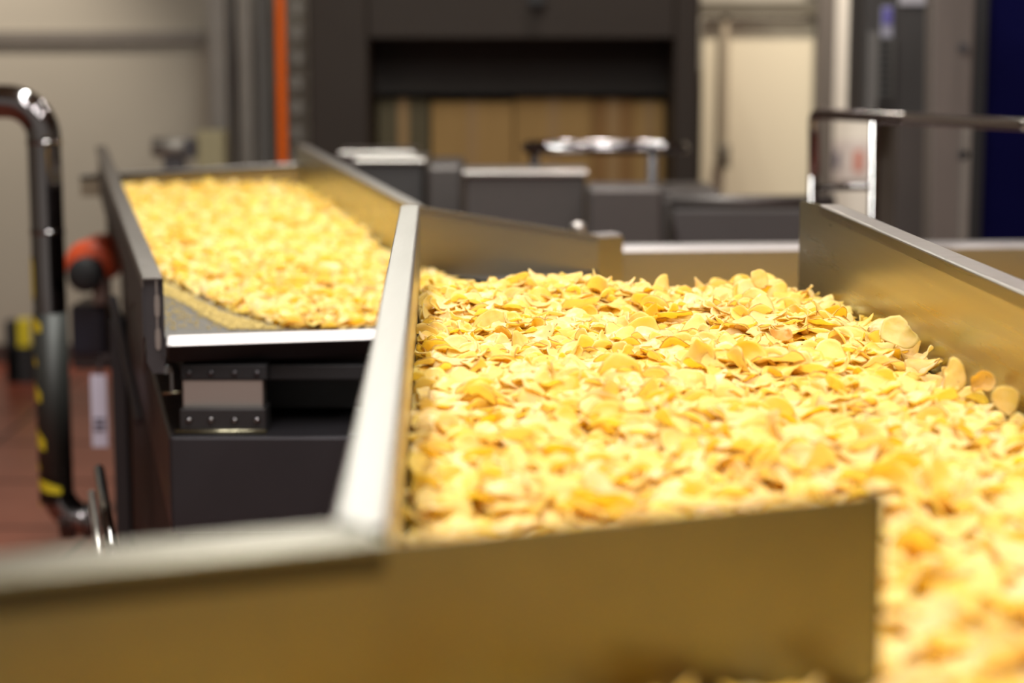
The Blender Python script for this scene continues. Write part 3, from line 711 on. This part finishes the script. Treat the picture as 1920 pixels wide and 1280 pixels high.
# post of the feeder base seen on its outer side
bs = empty('stand_frame', (V(215, 800, 5.2).x, 5.2, 0), 'dark steel stand with a sloping brace left of the feeder base', 'stand')
BLKM = mat('soot_black_steel', (.035, .033, .036), .5, .3)
box_obj('post', 205, 600, 236, 700, 5.2, .05, BLKM, bs, floor=True)
bm = NB(); a = V(212, 560, 5.3); b = V(262, 790, 4.7); add_tube(bm, [a, b], .012, 8); obj('brace', bm, DARK, bs)
bm = NB(); a = V(186, 880, 4.4); b = V(214, 1060, 3.6); add_tube(bm, [a, b], .012, 12)
gr = obj('steel_rod', bm, CHROME, None, smooth=True); tag(gr, 'slanted steel rod at the lower left, just behind the blurred front rim', 'rod', 'slanted rods behind the front rim')
bm = NB(); a = V(172, 925, 4.4); b = V(188, 1060, 3.6); add_tube(bm, [a, b], .009, 12)
gr = obj('steel_rod', bm, SATIN, None, smooth=True); tag(gr, 'thinner slanted steel rod left of its twin at the lower left', 'rod', 'slanted rods behind the front rim')
# barrier foot with yellow end
hz = empty('barrier_stand', (V(30, 640, 11.9).x, 11.9, 0), 'low black stand with a yellow band by the white wall at far left', 'stand')
box_obj('black_post', 8, 602, 34, 700, 11.9, .1, BLACK, hz, floor=True)
box_obj('yellow_band', 32, 600, 54, 650, 11.9, .09, YEL, hz); box_obj('base_block', 12, 650, 62, 688, 11.9, .12, BLACK, hz, floor=True)
# ------------------------------------------------------------------ background, left part
c1 = empty('steel_column', (V(430, 300, 11.2).x, 11.2, 0), 'grey galvanised column left of the orange pole', 'column')
box_obj('flange_plate', 386, -150, 428, 300, 11.2, .12, COLM, c1, True); box_obj('web_plate', 428, -150, 444, 300, 11.3, .1, DARK, c1, True)
box_obj('flange_plate', 444, -150, 474, 300, 11.22, .12, COLM, c1, True); box_obj('back_plate', 474, -150, 511, 300, 11.35, .1, mat('dark_grey_paint', (.10, .088, .08), .6), c1, True)  # back plate has its own darker grey
o = box_obj('orange_pole', 513, -150, 537, 300, 10.9, .07, ORANGE, None, True, .012); tag(o, 'bright orange vertical pole rising behind the feeder trough', 'pole')
ck = empty('cable_ladder', (V(557, 200, 11.3).x, 11.3, 0), 'upright brown cable ladder right of the orange pole', 'cable ladder')
for x0, x1 in ((541, 547), (566, 573)): box_obj('side_rail', x0, -150, x1, 300, 11.3, .03, COLM, ck, True)
for k in range(-3, 7):
    box_obj('rung', 546, k * 47 + 2, 567, k * 47 + 26, 11.31, .02, COLM, ck)
o = box_obj('junction_box', 366, 246, 420, 300, 10.8, .2, BEIGEB, None, True, .01); tag(o, 'olive beige box at the foot of the grey column', 'box')
bm = NB(); c = V(322, 276, 9.6); add_tube(bm, [c + Vector((-.09, 0, 0)), c + Vector((.09, 0, 0))], .047, 16); 
bl = empty('blower', (c.x, 9.6, 0), 'small grey rounded blower behind the far end of the feeder', 'blower'); obj('housing', bm, COLM, bl, smooth=True)
box_obj('outlet', 344, 262, 366, 296, 9.55, .1, DARK, bl); box_obj('pedestal', 305, 296, 345, 330, 9.58, .08, DARK, bl, True)

# big dark enclosure with opening
enc = empty('oven_enclosure', (V(940, 300, 11).x, 11, 0), 'huge dark brown enclosure with a wide opening in the middle background', 'machine')
e0 = V(574, -160, 11); e1 = V(1308, 400, 11); o0 = V(690, 72, 11); o1 = V(1262, 360, 11)
bm = NB(); add_box(bm, e0.x, o0.x, 11, 12.6, 0, e0.z); obj('side_housing', bm, CABM, enc, .02)
bm = NB(); add_box(bm, o1.x, e1.x, 11, 12.6, 0, e0.z); obj('side_housing', bm, CABM, enc, .02)
bm = NB(); add_box(bm, o0.x, o1.x, 11, 12.6, o0.z, e0.z); obj('header', bm, CABM, enc, .01)
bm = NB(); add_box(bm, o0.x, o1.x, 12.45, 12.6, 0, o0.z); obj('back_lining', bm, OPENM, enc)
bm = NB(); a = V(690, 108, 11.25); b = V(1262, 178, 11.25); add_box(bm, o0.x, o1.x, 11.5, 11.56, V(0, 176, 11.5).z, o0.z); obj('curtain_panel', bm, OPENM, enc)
bm = NB(); add_box(bm, o0.x, o1.x, 11.1, 12.45, 0, .45); obj('floor_deck', bm, CABM, enc)
bm = NB(); c = V(1005, -4, 10.95); add_disc(bm, c, (0, -1, 0), .045, .05, 16); obj('knob', bm, BLACK, enc)
# cartons in the opening
for (x0, x1, y0, m_, lab) in ((692, 806, 186, CARD2, 'dark olive carton at the left end of the opening'),
                              (808, 963, 190, CARD, 'wide tan carton, second from the left in the opening'),
                              (965, 1109, 184, CARD, 'tan carton behind the left end of the steel guard loop'),
                              (1111, 1187, 186, mat('brown_cardboard', (.30, .155, .05), .8, 0, .2, 3), 'browner narrow carton behind the steel guard loop'),
                              (1189, 1262, 190, CARD, 'tan carton at the right end of the opening')):
    a = V(x0, y0, 11.6); b = V(x1, 400, 11.6); a.x = max(a.x, o0.x + .006); b.x = min(b.x, o1.x - .006)
    bm = NB(); add_box(bm, a.x, b.x, 11.6, 12.2, .452, a.z)
    o = obj('carton', bm, m_, None, .01); tag(o, lab, 'carton', 'cartons inside the enclosure opening')
    bm = NB(); mx_ = (a.x + b.x) / 2; add_box(bm, mx_ - .03, mx_ + .03, 11.597, 12.1, .46, a.z + .002); obj('tape_strip', bm, mat('parcel_tape', (.34, .20, .075), .5), o)

# ------------------------------------------------------------------ background, right part
pn1 = empty('panel_door', (V(1430, 300, 12.3).x, 12.3, 0), 'large cream sliding door panel with dark frame in the right background', 'door')
box_obj('panel', 1318, 34, 1536, 420, 12.35, .06, mat('cream_panel', (.66, .58, .43), .6, 0, .05, 1.5), pn1, True)
box_obj('frame_top', 1308, 2, 1556, 30, 12.25, .12, mat('olive_frame', (.10, .085, .06), .5), pn1)
box_obj('frame_post', 1538, -150, 1560, 360, 12.2, .12, mat('dark_frame', (.13, .11, .095), .5, .3), pn1, True)
bm = NB(); px_box(bm, 1354, 30, 1364, 280, 12.28, .02); obj('pull_strap', bm, mat('strap_webbing', (.34, .28, .20), .8), pn1)
bm = NB(); c = V(1358, 292, 12.26); add_tube(bm, [c + Vector((0, 0, .07)), c + Vector((0, 0, .03)), c + Vector((0, 0, -.03)), c + Vector((0, 0, -.07))], .035, 14); obj('handle', bm, mat('dull_handle', (.14, .12, .09), .5), pn1, smooth=True)
o = box_obj('wall_board', 1562, -150, 1700, 420, 12.5, .1, WHITEM, None, True); tag(o, 'bright white upright wall board right of the dark door frame', 'board')
ps = empty('poster', V(1600, 340, 12.48), 'pale notice with faint red marks low on the white board', 'notice')
box_obj('sheet', 1560, 262, 1640, 340, 12.48, .01, mat('notice_paper', (.60, .54, .52), .7), ps, bevel=0)
box_obj('red_mark', 1602, 282, 1618, 322, 12.472, .006, REDINK, ps, bevel=0); box_obj('grey_mark', 1564, 284, 1574, 316, 12.472, .006, INK, ps, bevel=0)

cab = empty('control_cabinet', (V(1685, 200, 8.6).x, 8.6, 0), 'tall dark control cabinet with louvres above the steel railing', 'cabinet')
bc = mat('charcoal_enamel', (.042, .037, .036), .5, 0, .15, 6)
box_obj('body', 1626, -150, 1746, 226, 8.6, .4, bc, cab); box_obj('lower_body', 1684, 226, 1802, 500, 8.5, .5, mat('umber_enamel', (.075, .060, .055), .5, 0, .3, 3), cab, True)
box_obj('hinge_strip', 1629, 60, 1644, 222, 8.58, .03, mat('grey_trim', (.12, .11, .105), .5), cab)
vg = box_obj('louvre_frame', 1645, 70, 1676, 190, 8.58, .03, mat('louvre_grey', (.075, .07, .065), .5), cab)
for k in range(9): box_obj('louvre_slot', 1651, 75 + k * 12.6, 1668, 81 + k * 12.6, 8.572, .02, BLACK, vg, bevel=0)
lbp = box_obj('badge', 1654, 12, 1674, 70, 8.585, .02, mat('badge_grey', (.30, .29, .36), .4), cab)
box_obj('badge_emblem', 1656, 14, 1672, 46, 8.578, .01, BLUEINK, lbp)
box_obj('display', 1688, -40, 1742, 10, 8.585, .03, mat('pale_plate', (.40, .38, .42), .4), cab)
sc_ = empty('steel_column', (V(1788, 300, 7.7).x, 7.7, 0), 'wide worn grey steel column beside the navy blue panel', 'column')
bm = NB()
a0 = V(1750, -60, 7.7); a1 = V(1744, 470, 7.7); b0 = V(1832, -60, 7.7); b1 = V(1812, 470, 7.7)
add_hexa(bm, [(a1.x, 7.7, a1.z), (b1.x, 7.7, a1.z), (b1.x, 7.85, a1.z), (a1.x, 7.85, a1.z), (a0.x, 7.7, a0.z), (b0.x, 7.7, a0.z), (b0.x, 7.85, a0.z), (a0.x, 7.85, a0.z)])
add_box(bm, a1.x, b1.x, 7.7, 7.85, 0, a1.z)
obj('shaft', bm, mat('worn_column_paint', (.17, .14, .125), .5, .2, .45, 5, stretch=(3, 3, .4)), sc_, .01)
box_obj('edge_trim', 1806, 240, 1815, 460, 7.68, .02, COLM, sc_)
for yy in (90, 290): 
    c = V(1806, yy, 7.69); bm = NB(); add_disc(bm, c, (0, -1, 0), .02, .01, 14); obj('anchor_bolt', bm, DARK, sc_)
nv = empty('blue_panel', (V(1880, 300, 8.2).x, 8.2, 0), 'deep navy blue panel filling the upper right edge of the photo', 'panel')
box_obj('panel', 1836, -160, 2100, 500, 8.2, .08, NAVY, nv, True); box_obj('edge_strip', 1815, -160, 1837, 500, 8.18, .1, BLACK, nv, True)

# railing on the right
rail = empty('guard_rail', (V(1640, 300, 5.9).x, 5.9, 0), 'polished steel guard rail standing behind the right-hand trough wall', 'railing')
k1 = V(1526, 213, 6.1); k2 = V(1700, 222, 5.7); k3 = V(1925, 234, 4.9); k4 = V(2300, 244, 4.3)
RAILM = mat('satin_rail_steel', (.42, .38, .37), .17, 1, .05, 10)
bm = NB(); add_tube(bm, bend([V(1526, 330, 6.1), k1, k2, k3, k4], .022, 7), .017, 20); obj('top_rail', bm, RAILM, rail, smooth=True)
for x_, y_, Y_ in ((1527, 230, 6.1), (1642, 228, 5.83)):
    bm = NB(); a = V(x_, y_, Y_); add_tube(bm, [a, (a.x, a.y, 0)], .0155, 18); obj('post', bm, CHROME, rail, smooth=True)
bm = NB(); add_tube(bm, [V(1527, 352, 6.1), V(1642, 350, 5.83)], .010, 14); obj('cross_bar', bm, CHROME, rail, smooth=True)

# steel guard loop in the middle distance
lp = empty('guard_loop', (V(1130, 300, 8).x, 8, 0), 'round-ended polished steel rail loop on posts in front of the tan cartons', 'railing')
cL = V(1134, 276, 8.0); hw_ = 146 * 8 / FPX; hd = .16; pts = []
for k in range(49):
    a = 2 * math.pi * k / 48; ca, sa = math.cos(a), math.sin(a)
    pts.append(cL + Vector((hw_ * abs(ca) ** .6 * (1 if ca > 0 else -1), hd * abs(sa) ** .6 * (1 if sa > 0 else -1), 0)))
bm = NB(); add_tube(bm, pts, .021, 16, False); obj('rail_tube', bm, CHROME, lp, smooth=True)
for x_ in (1002, 1224):
    bm = NB(); a = V(x_, 284, 8 - .06); add_tube(bm, [a, (a.x, a.y, 0)], .020, 14); obj('post', bm, DARK, lp, smooth=True)

# grey troughs and machine bodies behind the wing panel
def trough(name, x0, x1, ytop, ylip, Y, depth, m_, lab):
    t = empty(name, (V((x0 + x1) / 2, ytop, Y).x, Y, 0), lab, 'trough', 'grey troughs in the middle distance')
    a = V(x0, ylip, Y); b = V(x1, ylip, Y)
    bm = NB(); add_box(bm, a.x, b.x, Y, Y + depth, .0, a.z); obj('body', bm, m_, t, .01)
    bm = NB(); add_box(bm, a.x - .01, b.x + .01, Y - .02, Y + depth + .02, a.z, a.z + .02); obj('rim', bm, SATIN, t, .006)
trough('long_trough', 640, 775, 285, 292, 9.3, .35, MIDG, 'furthest grey trough with a pale rim behind the feeder wall')
trough('short_trough', 668, 794, 300, 306, 8.3, .35, mat('soot_grey', (.055, .05, .05), .5, .3), 'dark trough with a pale rim close behind the feeder wall')
o = box_obj('end_housing', 800, 308, 868, 460, 8.1, .5, MIDG, None, True, .02); tag(o, 'plain grey housing at the right end of the dark trough', 'housing')
trough('grey_hopper', 872, 1098, 312, 330, 7.5, .26, MIDG, 'wide grey hopper body left of the guard loop posts')
o = box_obj('square_housing', 1104, 352, 1242, 470, 7.2, .3, MIDG, None, True, .015); tag(o, 'square grey housing right below the guard loop', 'housing')
mb = empty('packing_machine', (V(1400, 380, 7.4).x, 7.4, 0), 'long low grey machine with a rounded pale top edge before the cream door', 'machine')
box_obj('body', 1262, 392, 1560, 600, 7.4, .6, mat('slate_grey', (.085, .075, .075), .45, .3, .2, 5), mb, True, .01)
bm = NB(); a = V(1258, 380, 7.36); b = V(1570, 378, 7.36); add_tube(bm, [(a.x, 7.42, a.z), (b.x, 7.42, a.z)], .024, 14); obj('top_edge', bm, MIDG, mb, smooth=True)
box_obj('top_plate', 1240, 358, 1350, 372, 7.9, .5, MIDG, mb, True, .01)
